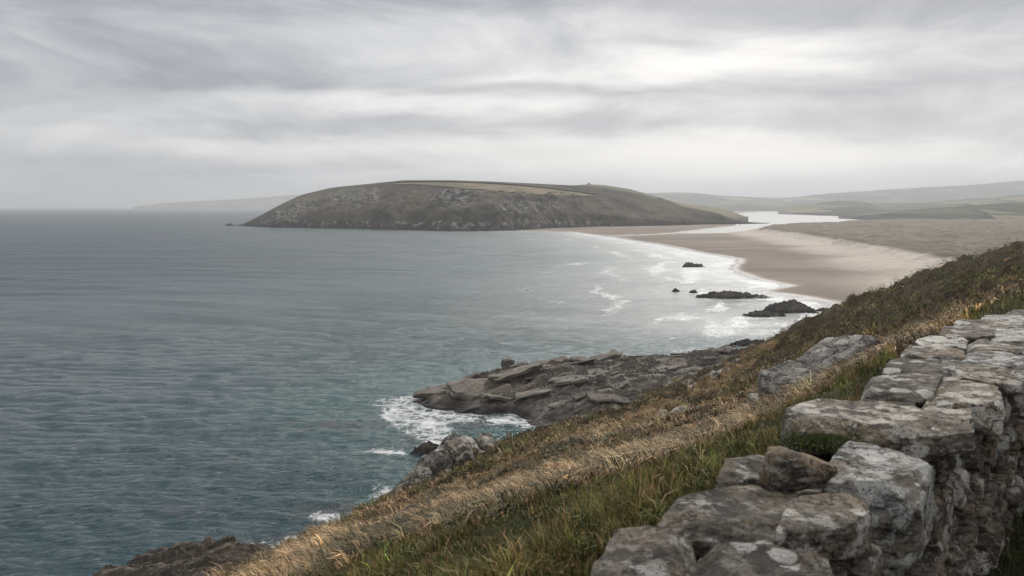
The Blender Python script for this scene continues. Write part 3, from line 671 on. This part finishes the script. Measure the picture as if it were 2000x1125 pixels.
def rock_shape(n, size, seed, k=7.0, cuts=7, rough=.035, cutdepth=.82, chips=10):
    """chiselled block: superquadric, plane cuts, then surface noise. size = half extents"""
    rr = np.random.default_rng(seed); v_, f_ = cube_surface(n); v_ = np.tan(v_*.70)/math.tan(.70)
    q_ = v_/((np.abs(v_)**k).sum(1)**(1/k))[:, None]
    for _ in range(cuts):
        nrm = rr.normal(size=3); nrm /= np.linalg.norm(nrm)
        sup = np.abs(nrm).sum(); c_ = sup*rr.uniform(cutdepth-.1, cutdepth+.12)
        q_ = q_-np.maximum(q_@nrm-c_, 0)[:, None]*nrm
    w_ = q_*size; m_ = float(np.mean(size)); sd_ = seed % 1000
    # layered edges: thin beds weather in and out
    lam = fbm(w_[:, 0]/m_*.5+sd_, w_[:, 1]/m_*.5, w_[:, 2]/m_*5.5, oct=3, seed=sd_+11)*rough*m_*1.5
    nr = q_/np.maximum(np.linalg.norm(q_, axis=1), 1e-6)[:, None]; w_ = w_+nr*lam[:, None]*np.array([1, 1, .25])
    w_ = w_-nr*(np.maximum(ridged(w_[:, 0]/m_*1.1+sd_, w_[:, 1]/m_*1.1, w_[:, 2]/m_*1.6, oct=3, seed=sd_+15)-.35, 0)*rough*m_*1.6)[:, None]
    dn_ = np.stack([fbm(w_[:, 0]/m_*1.3+i*31+sd_, w_[:, 1]/m_*1.3, w_[:, 2]/m_*1.3, oct=4, seed=sd_+i) for i in range(3)], -1)
    w_ = w_+dn_*rough*m_*2.0
    for _ in range(chips):
        nrm = rr.normal(size=3)*np.array([1, 1, .75]); nrm /= np.linalg.norm(nrm); pr_ = w_@nrm; top = pr_.max()
        w_ = w_-np.maximum(pr_-top*rr.uniform(.80, .95), 0)[:, None]*nrm*.92
    return w_, f_
wall = bpy.data.objects.new('dry_stone_wall', None); COL.objects.link(wall); wall.location = (wc[0], wc[1], H-2.25)
wall['label'] = 'lichen covered dry stone wall running up the right foreground'; wall['category'] = 'stone wall'
wall.rotation_euler = (0, 0, 0)
def place(v_, c_, rz=0, rx=0, ry=0):
    cz_, sz_ = math.cos(rz), math.sin(rz); cx_, sx_ = math.cos(rx), math.sin(rx); cy_, sy_ = math.cos(ry), math.sin(ry)
    Rz = np.array([[cz_, -sz_, 0], [sz_, cz_, 0], [0, 0, 1]]); Rx = np.array([[1, 0, 0], [0, cx_, -sx_], [0, sx_, cx_]]); Ry = np.array([[cy_, 0, sy_], [0, 1, 0], [-sy_, 0, cy_]])
    return v_@(Rz@Rx@Ry).T
def wall_stone(name, v_, f_, center, mat, parent=wall, label=None):
    o = obj(name, mesh(name, v_, f_, mat, sharp=18), parent); o.location = np.array(center)-(np.array(wall.location) if parent is wall else 0)
    if label: o['label'] = label
    return o
WA = math.atan2(wdir[1], wdir[0])
def cap(quad, zt, th, mat, seed, n=18, k=8, cuts=6, rough=.04, ztilt=(0, 0), label=None):
    """coping stone whose top outline is the given quad of pixels (on the wall-top plane), order: near-left, near-right, far-right, far-left"""
    c4 = np.array([P(a, b_, WZ)[:2] for a, b_ in quad]); ctr = c4.mean(0)
    hx = (np.linalg.norm(c4[1]-c4[0])+np.linalg.norm(c4[2]-c4[3]))/4; hy = (np.linalg.norm(c4[3]-c4[0])+np.linalg.norm(c4[2]-c4[1]))/4
    v_, f_ = rock_shape(int(n*1.35), np.array([hx*1.07, hy*1.07, th/2*1.04]), seed, k*2.4, cuts+9, rough*1.2, .80)
    u, w = v_[:, 0]/hx, v_[:, 1]/hy
    e = [(1-u)*(1-w)/4, (1+u)*(1-w)/4, (1+u)*(1+w)/4, (1-u)*(1+w)/4]
    xy = sum(e[i][:, None]*(c4[i]-ctr) for i in range(4))
    z_ = v_[:, 2]+u*ztilt[0]+w*ztilt[1]
    return wall_stone('coping_stone', np.column_stack([xy, z_]), f_, (ctr[0], ctr[1], WZ+zt-th/2), mat, label=label)
# hero coping stones, nearest first
cap([(1135, 1160), (1375, 1135), (1345, 1042), (1205, 1030)], .035, .20, M_stone, 201, 22, 4.5, 5, label='rounded coping stone with white lichen spots')
cap([(1330, 1170), (1640, 1170), (1600, 1075), (1375, 1045)], .015, .17, M_stone, 202, 22, 8, 6)
cap([(1270, 1045), (1540, 1052), (1560, 955), (1340, 958)], .015, .15, M_stone, 203, 22, 7, 6, label='broad grey coping slab')
cap([(1520, 1050), (1700, 1030), (1690, 975), (1555, 970)], .03, .16, M_stone, 204, 20, 8, 6)
cap([(1395, 948), (1525, 950), (1545, 890), (1425, 888)], .015, .16, M_stone, 205, 18, 6, 8, label='small coping stone under the loose brown rock')
cap([(1600, 965), (1790, 980), (1822, 893), (1645, 862)], .035, .34, M_stone_white, 207, 24, 8, 7, label='big pale block of layered stone')
cap([(1490, 972), (1625, 972), (1650, 905), (1500, 905)], -.03, .18, M_stone, 217, 14, 6, 6)
cap([(1505, 852), (1895, 862), (1880, 826), (1590, 798)], .06, .17, M_stone, 208, 24, 8, 7, label='long dark coping slab overhanging the grass')
cap([(1680, 812), (1785, 815), (1790, 779), (1690, 777)], .015, .14, M_stone, 209, 16, 6, 6)
cap([(1785, 822), (1900, 828), (1890, 792), (1795, 784)], .015, .14, M_stone, 210, 16, 6, 6)
cap([(1675, 790), (1830, 792), (1840, 740), (1690, 742)], .05, .15, M_stone, 211, 20, 6, 7)
cap([(1810, 800), (1955, 812), (1950, 757), (1815, 742)], .05, .20, M_stone, 212, 20, 7, 7)
cap([(1725, 740), (1868, 748), (1880, 716), (1740, 710)], .05, .12, M_stone, 213, 16, 7, 6)
cap([(1860, 752), (1990, 765), (2005, 728), (1875, 718)], .05, .13, M_stone, 214, 16, 7, 6)
cap([(1758, 717), (1880, 722), (1880, 694), (1775, 690)], .07, .12, M_stone, 215, 16, 6, 6)
cap([(1868, 724), (2010, 738), (2015, 703), (1880, 694)], .07, .15, M_stone_white, 216, 18, 6, 6, label='pale coping stone near the right edge')
far = [((1785, 696), (1885, 700), (1890, 678), (1800, 675)), ((1880, 702), (2040, 716), (2040, 688), (1890, 678)), ((1835, 680), (1945, 685), (1945, 662), (1845, 657)), ((1938, 690), (2070, 700), (2070, 672), (1942, 662)),
       ((1862, 662), (1970, 668), (1968, 645), (1875, 640)), ((1965, 672), (2100, 682), (2095, 655), (1970, 645)), ((1915, 646), (2020, 650), (2020, 632), (1925, 627)), ((2015, 656), (2140, 664), (2140, 640), (2020, 632)),
       ((1955, 632), (2070, 637), (2070, 620), (1965, 616)), ((2065, 642), (2190, 650), (2190, 628), (2070, 620)), ((2000, 620), (2120, 625), (2115, 608), (2010, 604)), ((2115, 630), (2240, 636), (2240, 616), (2118, 608)),
       ((2050, 608), (2170, 613), (2170, 596), (2060, 592)), ((2168, 617), (2290, 622), (2290, 604), (2172, 596))]
for i, qd in enumerate(far):
    cap(qd, .085+random.uniform(-.012, .02), .13, M_stone if i % 3 else M_stone_white, 230+i, 14, 6, 6)
# face of the wall towards the viewer: irregular courses with dark gaps
zc_ = WZ-.10; seed = 300
core_o = None
heights = [.15, .20, .17, .22, .16, .20, .18]
for ci, hc in enumerate(heights):
    s_ = -1.3+random.uniform(0, .2)
    zmid = zc_-hc/2
    while s_ < 9.0:
        ln = random.choice([.15, .2, .26, .33, .42])*random.uniform(.85, 1.2)
        hh = hc*random.uniform(.82, 1.12); dp = random.uniform(.17, .25); seed += 1
        v_, f_ = rock_shape(8 if s_ < 5 else 6, np.array([ln/2*.94, dp/2, hh/2*.93]), seed, 11, 14, .08, .78)
        v_ = place(v_, 0, WA, 0, random.uniform(-.10, .10))
        cxy = wc+wdir*(s_+ln/2)+wnor*(.2*max(s_-6.2, 0)+.335-dp/2+random.uniform(-.05, .045)+.02*ci)
        mt = M_stone_dark if random.random() < .62 else (M_stone if random.random() < .6 else M_brown_stone)
        wall_stone('face_stone', v_, f_, (cxy[0], cxy[1], zmid+random.uniform(-.012, .012)), mt)
        s_ += ln+random.uniform(.0, .02)
    zc_ -= hc+.004
# left face: a single course under the copings, mostly lost in the grass
s_ = -1.2
while s_ < 9:
    ln = random.uniform(.25, .45); seed += 1
    v_, f_ = rock_shape(7, np.array([ln/2*.97, .11, .13]), seed, 5.5, 7, .05); v_ = place(v_, 0, WA)
    cxy = wc+wdir*(s_+ln/2)-wnor*(.20-.2*max(s_-6.2, 0))
    wall_stone('face_stone', v_, f_, (cxy[0], cxy[1], WZ-.23), M_stone_dark); s_ += ln+.01
v_, f_ = cube_surface(1); v_ = place(v_*np.array([4.3, .16, .55]), 0, WA); cxy = wc+wdir*2.8
wall_stone('wall_core', v_, f_, (cxy[0], cxy[1], WZ-.68), M_core)
# loose rock on top
a = P(1557, 940, WZ+.02)
v_, f_ = rock_shape(20, np.array([.15, .10, .072]), 415, 5.0, 16, .05, .66); v_[:, 2] *= 1-.45*np.clip(v_[:, 0]/.15, -1, 1)
v_ = place(v_, 0, .15, 0, .12); o = obj('loose_rock', mesh('loose_rock', v_, f_, M_brown_stone, True, sharp=25), None, 'pointed brown rock lying loose on top of the wall', 'rock'); o.location = (a[0], a[1], WZ+.075)

# boulder on the slope behind the wall
def sample_hill(px, depth):
    x = (px-1000)/F*depth; return np.array([x, depth, hill_h(np.array([[x, depth]]))[0]])
bd = 11.0
lobes = []
def lobe(px, py, size, rz, rx, ry, seed, n=22, rough=.07, dd=bd):
    v_, f_ = rock_shape(n, np.array(size), seed, 7, 18, rough, .74); return place(v_, 0, rz, rx, ry)+Q(px, py-22, dd), f_
def joined(name, parts, mat, label, cat):
    off = 0; vv, ff = [], []
    for v_, f_ in parts: vv.append(v_); ff.append(f_+off); off += len(v_)
    return obj(name, mesh(name, np.vstack(vv), np.vstack(ff), mat, sharp=25), None, label, cat)
joined('boulder', [lobe(1612, 748, (.72, .42, .27), .25, 0, -.42, 421, 26), lobe(1540, 792, (.36, .40, .34), .4, .2, -.3, 422, 24, dd=10.7), lobe(1655, 728, (.42, .36, .22), .1, 0, -.2, 423, 22, dd=11.2)], M_boulder, 'big grey lichen spotted boulder in the grass behind the wall', 'boulder')
joined('hillside_rock', [lobe(1485, 806, (.16, .14, .10), .3, .1, -.2, 431, 14, dd=11.0)], M_boulder, 'small grey rock just left of the big boulder', 'rock')
for i, (px, py, dd, sz_) in enumerate([(1335, 806, 21, .38), (1300, 800, 22, .28), (1415, 700, 52, .8), (1390, 715, 50, .7), (1440, 688, 54, .8), (1365, 735, 49, .7), (1345, 722, 50, .6), (790, 1018, 13.5, .26), (820, 1010, 14, .2)]):
    c_ = sample_hill(px, dd)
    v_, f_ = rock_shape(16, np.array([sz_, sz_*.6, sz_*.38]), 440+i, 5, 10, .08, .75); v_ = place(v_, 0, .5, .1, -.35)+c_+np.array([0, 0, sz_*.05])
    obj('hillside_rock', mesh('hillside_rock', v_, f_, M_boulder if i < 2 else M_outcrop), None,
        ['low grey rock in the dry grass mid slope', 'small grey rock lying left of the low mid slope rock', 'rock rib breaking the brow above the promontory', 'rock rib left of the others on the brow above the promontory', 'uppermost rock rib on the brow above the promontory', 'lowest rock rib on the brow by the promontory', 'rock knob at the brow against the promontory', 'grey rock in dry grass low on the near slope', 'small grey rock beside the low near slope rock'][i], 'rock', 'rocks on the hillside')
# fractured outcrop at the brow
oc = bpy.data.objects.new('rock_outcrop', None); COL.objects.link(oc); c0 = Q(860, 930, 25); oc.location = c0
oc['label'] = 'fractured grey rock outcrop on the left brow of the hillside'; oc['category'] = 'rock outcrop'
for i, (px, py, dd, sx_, sy_, sz_, ry_, rz_) in enumerate([(800, 945, 24, .34, .5, .62, -.85, .2), (832, 915, 24.6, .36, .5, .62, -.8, .1), (868, 893, 25.2, .38, .55, .62, -.75, .3), (775, 968, 23.6, .28, .4, .42, -.9, .0), (850, 938, 24.2, .36, .45, .55, -.7, .2), (885, 905, 24.8, .3, .4, .5, -.8, .1),
                                                   (905, 880, 26, .45, .5, .36, -.4, .4), (940, 868, 26.8, .36, .45, .30, -.3, .2), (820, 962, 23.4, .3, .4, .42, -.8, .3), (930, 895, 25.6, .42, .45, .28, -.45, .1), (880, 868, 26.6, .36, .4, .3, -.6, .2)]):
    v_, f_ = rock_shape(18, np.array([sx_*.85, sy_, sz_*1.15])*1.10, 460+i, 13, 18, .08, .76, 4); v_ = place(v_, 0, rz_, .15, -ry_)
    o = obj('rock_block', mesh('rock_block', v_, f_, M_outcrop, sharp=22), oc); o.location = Q(px+6, py+8, dd)-c0
# bedded slabs of the promontory
k = 0; prr = np.random.default_rng(77)
while k < 290:
    x, y = prr.uniform(-24, 70), prr.uniform(150, 232)
    sdd = sdpoly(np.array([[x, y]]), prom_poly)[0]
    if sdd < 1.2: continue
    ln = float(np.clip(prr.lognormal(1.35, .55), 1.6, 13.0))*min(1, .4+sdd/9); wd = ln*prr.uniform(.22, .55); th = prr.uniform(.4, 1.0)*(.7+ln*.07)
    v_, f_ = rock_shape(7 if ln < 6 else 10, np.array([ln/2, wd/2, th/2]), 700+k, 14, 20, .06, .76, 3)
    v_ = place(v_, 0, .42+prr.normal(0, .22), .12+prr.normal(0, .20), -.10+prr.normal(0, .12))
    zz = float(np.median(prom_h(x+np.linspace(-1, 1, 5)*ln*.35, y+np.linspace(-1, 1, 5)*ln*.15)))
    o = obj('rock_slab', mesh('rock_slab', v_, f_, M_prom, sharp=20), pr_o); o.location = (x, y, max(zz, .1)+th*prr.uniform(-.05, .34)); k += 1
# boulder on the promontory skyline
c_ = Q(992, 716, 196); v_, f_ = rock_shape(16, np.array([1.6, 1.5, 1.2]), 480, 4, 9, .08); c_[2] = 3.6
obj('boulder', mesh('boulder', v_+c_, f_, M_searock), None, 'rounded boulder standing on the skyline of the rock promontory', 'boulder')
c_ = Q(1122, 772, 172); v_, f_ = rock_shape(12, np.array([1.3, 1.2, .7]), 481, 4, 9, .08)
c_[2] = prom_h(np.array([c_[0]]), np.array([c_[1]]))[0]+.2
obj('boulder', mesh('boulder', v_+c_, f_, M_outcrop), None, 'pale boulder resting on the near flank of the rock promontory', 'boulder')

# ------------------------------------------------------------------ grass and heather, as real blades
def blades(name, pos, L, W, lean, leandir, col, tipcol, label, cat, curl=.6):
    n = len(pos); side = np.stack([-np.sin(leandir+1.2*rng.normal(size=n)), np.cos(leandir+1.2*rng.normal(size=n)), np.zeros(n)], -1)
    # blades face roughly across the line of sight as often as along it
    ld = np.stack([np.cos(leandir), np.sin(leandir), np.zeros(n)], -1); up = np.array([0, 0, 1.0])
    mid = pos+(up*(L*.55*np.cos(lean*.6))[:, None])+ld*(L*.55*np.sin(lean*.6))[:, None]
    a2 = lean*(1+curl)
    tip = mid+(up*(L*.5*np.cos(a2))[:, None])+ld*(L*.5*np.sin(a2))[:, None]
    w = (W*.5)[:, None]*side
    V_ = np.stack([pos-w, pos+w, mid+w*.75, mid-w*.75, tip], 1).reshape(-1, 3)
    b0 = np.arange(n)*5
    q4 = np.stack([b0, b0+1, b0+2, b0+3], -1); t3 = np.stack([b0+3, b0+2, b0+4], -1)
    C_ = np.repeat(col[:, None, :], 5, 1); C_[:, 2:4] = col[:, None]*.6+tipcol[:, None]*.4; C_[:, 4] = tipcol
    return obj(name, mesh(name, V_, [q4, t3], M_blade, True, cols=dict(Col=C_.reshape(-1, 3))), None, label, cat, None, 'stuff')
def scatter(n, r0, r1, a0=-36, a1=36):
    a = np.radians(rng.uniform(a0, a1, n)); r_ = np.exp(rng.uniform(math.log(r0), math.log(r1), n))
    return np.stack([r_*np.sin(a), r_*np.cos(a)], -1), r_
def visible(p_, z_):
    px, py = PX(p_[:, 0], p_[:, 1], z_); return (px > -80) & (px < 2080) & (py < 1230)
def finish(p_):
    return np.column_stack([p_, hill_h(p_)-.02])
def varied(base, n, s=.25, hue=.08):
    return np.array(base)[None, :]*np.exp(rng.normal(0, s, (n, 1)))*np.exp(rng.normal(0, hue, (n, 3)))
def tufts(nc, per, r0, r1, rad, test, a0=-36, a1=36):
    """clumped blades: returns positions, distance, clump index, outward angle, radius fraction"""
    c_, rc = scatter(nc, r0, r1, a0, a1); m_ = test(c_, rc); c_, rc = c_[m_], rc[m_]
    zc2 = hill_h(c_); m_ = visible(c_, zc2); c_, rc = c_[m_], rc[m_]; k = len(c_)
    idx = np.repeat(np.arange(k), per); n = len(idx); th = rng.uniform(0, 6.283, n); rr = np.abs(rng.normal(0, .6, n))
    p_ = c_[idx]+np.stack([np.cos(th), np.sin(th)], -1)*(rr*rad(rc)[idx])[:, None]
    s_, t_ = wall_st(p_); ok = (t_ < -.30) | (s_ > 14); 
    return finish(p_[ok]), rc[idx][ok], idx[ok], th[ok], rr[ok], k
def inside(c_, extra):
    db, _, side = polydist(c_, BROW); return (side < 0) | (db < extra)
# green turf beside the wall
def tst(c_, rc):
    gr, he, _, _ = cover(c_, rc); s_, t_ = wall_st(c_); return (t_ < -.33) & (gr > rng.uniform(.1, .9, len(gr)))
P3, r_, ix, th, rr, k = tufts(19000, 16, 2.2, 15, lambda r: .035+.007*r, tst); n = len(P3)
cn = np.zeros((k, 2)); cn[ix] = P3[:, :2]; n2 = fbm(cn[:, 0]*2.2, cn[:, 1]*2.2, oct=3, seed=117)
hk = np.clip(np.exp(rng.normal(0, .30, k))*(1+1.1*n2), .35, 2.0); wind = fbm(P3[:, 0]*1.2, P3[:, 1]*1.2, oct=2, seed=113)*2.5+2.9
ang = np.where(rng.random(n) < .55, th, wind+rng.normal(0, .6, n))
ck = np.where((rng.random(k) < .20)[:, None], varied((.26, .195, .09), k), varied((.080, .085, .026), k, .55, .16)*np.exp(.9*n2)[:, None])
col = ck[ix]*np.exp(rng.normal(0, .22, (n, 1))); strw = rng.random(n) < .10; col[strw] = varied((.23, .175, .09), n)[strw]
blades('green_grass', P3, .062*hk[ix]*rng.uniform(.55, 1.35, n)*(1+.03*r_), .0036*rng.uniform(.7, 1.4, n)*(1+.10*r_), rng.uniform(.15, 1.0, n)*np.clip(.5+rr, 0, 1.3), ang, col, col*np.array([1.55, 1.4, 1.3]), 'short green turf growing along the left of the wall', 'grass')
# dry windblown grass
def tst(c_, rc):
    gr, he, _, _ = cover(c_, rc); s_, t_ = wall_st(c_); return (t_ < -.5) & ((1-gr)*(1-he*.85) > rng.uniform(.05, .95, len(gr))) & inside(c_, 5)
P3, r_, ix, th, rr, k = tufts(20000, 20, 4.2, 62, lambda r: .05+.007*r, tst); n = len(P3)
wind = math.pi*1.12+fbm(P3[:, 0]*.5, P3[:, 1]*.5, oct=3, seed=123)*1.7
ang = np.where(rng.random(n) < .25, th, wind+rng.normal(0, .4, n))
cn = np.zeros((k, 2)); cn[ix] = P3[:, :2]; n1 = fbm(cn[:, 0]*.25, cn[:, 1]*.25, oct=3, seed=101); n2 = fbm(cn[:, 0]*.8, cn[:, 1]*.8, oct=3, seed=105)
gp = np.clip(smooth(n2, -.05, .35)*.75+smooth(n1, .05, .4)*.45, 0.06, .88); hk = np.clip(np.exp(rng.normal(0, .30, k)), .4, 1.5)
ck = np.where((rng.random(k) < gp)[:, None], varied((.060, .056, .019), k, .35), varied((.37, .265, .142), k, .48, .06))
ck = np.where((rng.random(k) < .17)[:, None], varied((.075, .048, .027), k, .4), ck)
col = ck[ix]*np.exp(rng.normal(0, .22, (n, 1)))
blades('dry_grass', P3, .17*hk[ix]*rng.uniform(.5, 1.3, n)*(1+.006*r_), .0042*rng.uniform(.7, 1.4, n)*(1+.11*r_), rng.uniform(.6, 1.25, n), ang, col, col*np.array([1.25, 1.2, 1.15]), 'straw coloured windblown grass covering the slope', 'grass')
# heather and low scrub
def tst(c_, rc):
    gr, he, _, _ = cover(c_, rc); s_, t_ = wall_st(c_); return (t_ < -.6) & (he > rng.uniform(.1, .9, len(gr))) & inside(c_, 7)
P3, r_, ix, th, rr, k = tufts(13500, 21, 14, 92, lambda r: .12+.008*r, tst, -16, 36); n = len(P3)
cn = np.zeros((k, 2)); cn[ix] = P3[:, :2]; n1 = fbm(cn[:, 0]*.12, cn[:, 1]*.12, oct=3, seed=107); n2 = fbm(cn[:, 0]*.5, cn[:, 1]*.5, oct=3, seed=109)
hk = np.clip(np.exp(rng.normal(0, .35, k)), .4, 1.6)*(1+.5*smooth(n2, 0, .5)); P3[:, 2] += hk[ix]*.16*np.clip(1-rr, 0, 1)*rng.uniform(.2, 1, n)
u_ = rng.random(k); tone_ = smooth(n1+.5*n2, -.12, .16)
ck = np.where((u_ < .06+.86*tone_)[:, None], varied((.125, .120, .037), k, .42, .1), varied((.135, .096, .052), k, .50, .1))
ck = np.where((u_ > .96-.55*smooth(n2-.4*n1, .12, .4))[:, None], varied((.30, .215, .115), k, .3), ck)
col = ck[ix]*np.exp(rng.normal(0, .25, (n, 1)))
blades('heather', P3, .075*hk[ix]*rng.uniform(.5, 1.4, n)*(1+.004*r_), .016*rng.uniform(.6, 1.4, n)*(1+.03*r_), rng.uniform(.5, 1.3, n), th, col, col*1.3, 'dark brown heather and scrub over the upper slope', 'heather', .2)
# rank dark green grass on the near side of the wall
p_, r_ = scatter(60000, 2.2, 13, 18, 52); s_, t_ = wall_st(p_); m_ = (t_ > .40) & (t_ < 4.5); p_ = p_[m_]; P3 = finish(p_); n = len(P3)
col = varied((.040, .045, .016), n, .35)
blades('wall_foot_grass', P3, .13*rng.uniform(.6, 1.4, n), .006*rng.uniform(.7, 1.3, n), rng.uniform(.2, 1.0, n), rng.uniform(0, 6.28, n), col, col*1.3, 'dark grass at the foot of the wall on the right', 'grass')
# tuft growing from the wall between the loose rock and the long slab
c_ = P(1600, 878, WZ-.05); n = 2600; pp = np.column_stack([c_[0]+rng.normal(0, .075, n), c_[1]+rng.normal(0, .05, n), np.full(n, WZ-.03)])
col = varied((.05, .065, .016), n, .35)
blades('wall_tuft', pp, .055*rng.uniform(.6, 1.5, n), .004*rng.uniform(.7, 1.3, n), rng.uniform(.2, 1.2, n), rng.uniform(0, 6.28, n), col, col*1.4, 'mossy green tuft growing in a gap on top of the wall', 'grass')

# ------------------------------------------------------------------ haze
m = bpy.data.materials.new('haze_air'); m.use_nodes = True; nt = m.node_tree
for n_ in list(nt.nodes): nt.nodes.remove(n_)
mo = nt.nodes.new('ShaderNodeOutputMaterial'); pv = nt.nodes.new('ShaderNodeVolumePrincipled')
pv.inputs['Color'].default_value = (.93, .96, 1.0, 1); pv.inputs['Density'].default_value = 0.95e-4; pv.inputs['Anisotropy'].default_value = .35
nt.links.new(pv.outputs[0], mo.inputs['Volume'])
v_, f_ = cube_surface(1); v_ = v_*np.array([48000, 48000, 250])+np.array([0, 0, 240])
obj('haze', mesh('haze', v_, f_, m, False), label='pale sea mist that fades the far hills', cat='haze', kind='stuff')
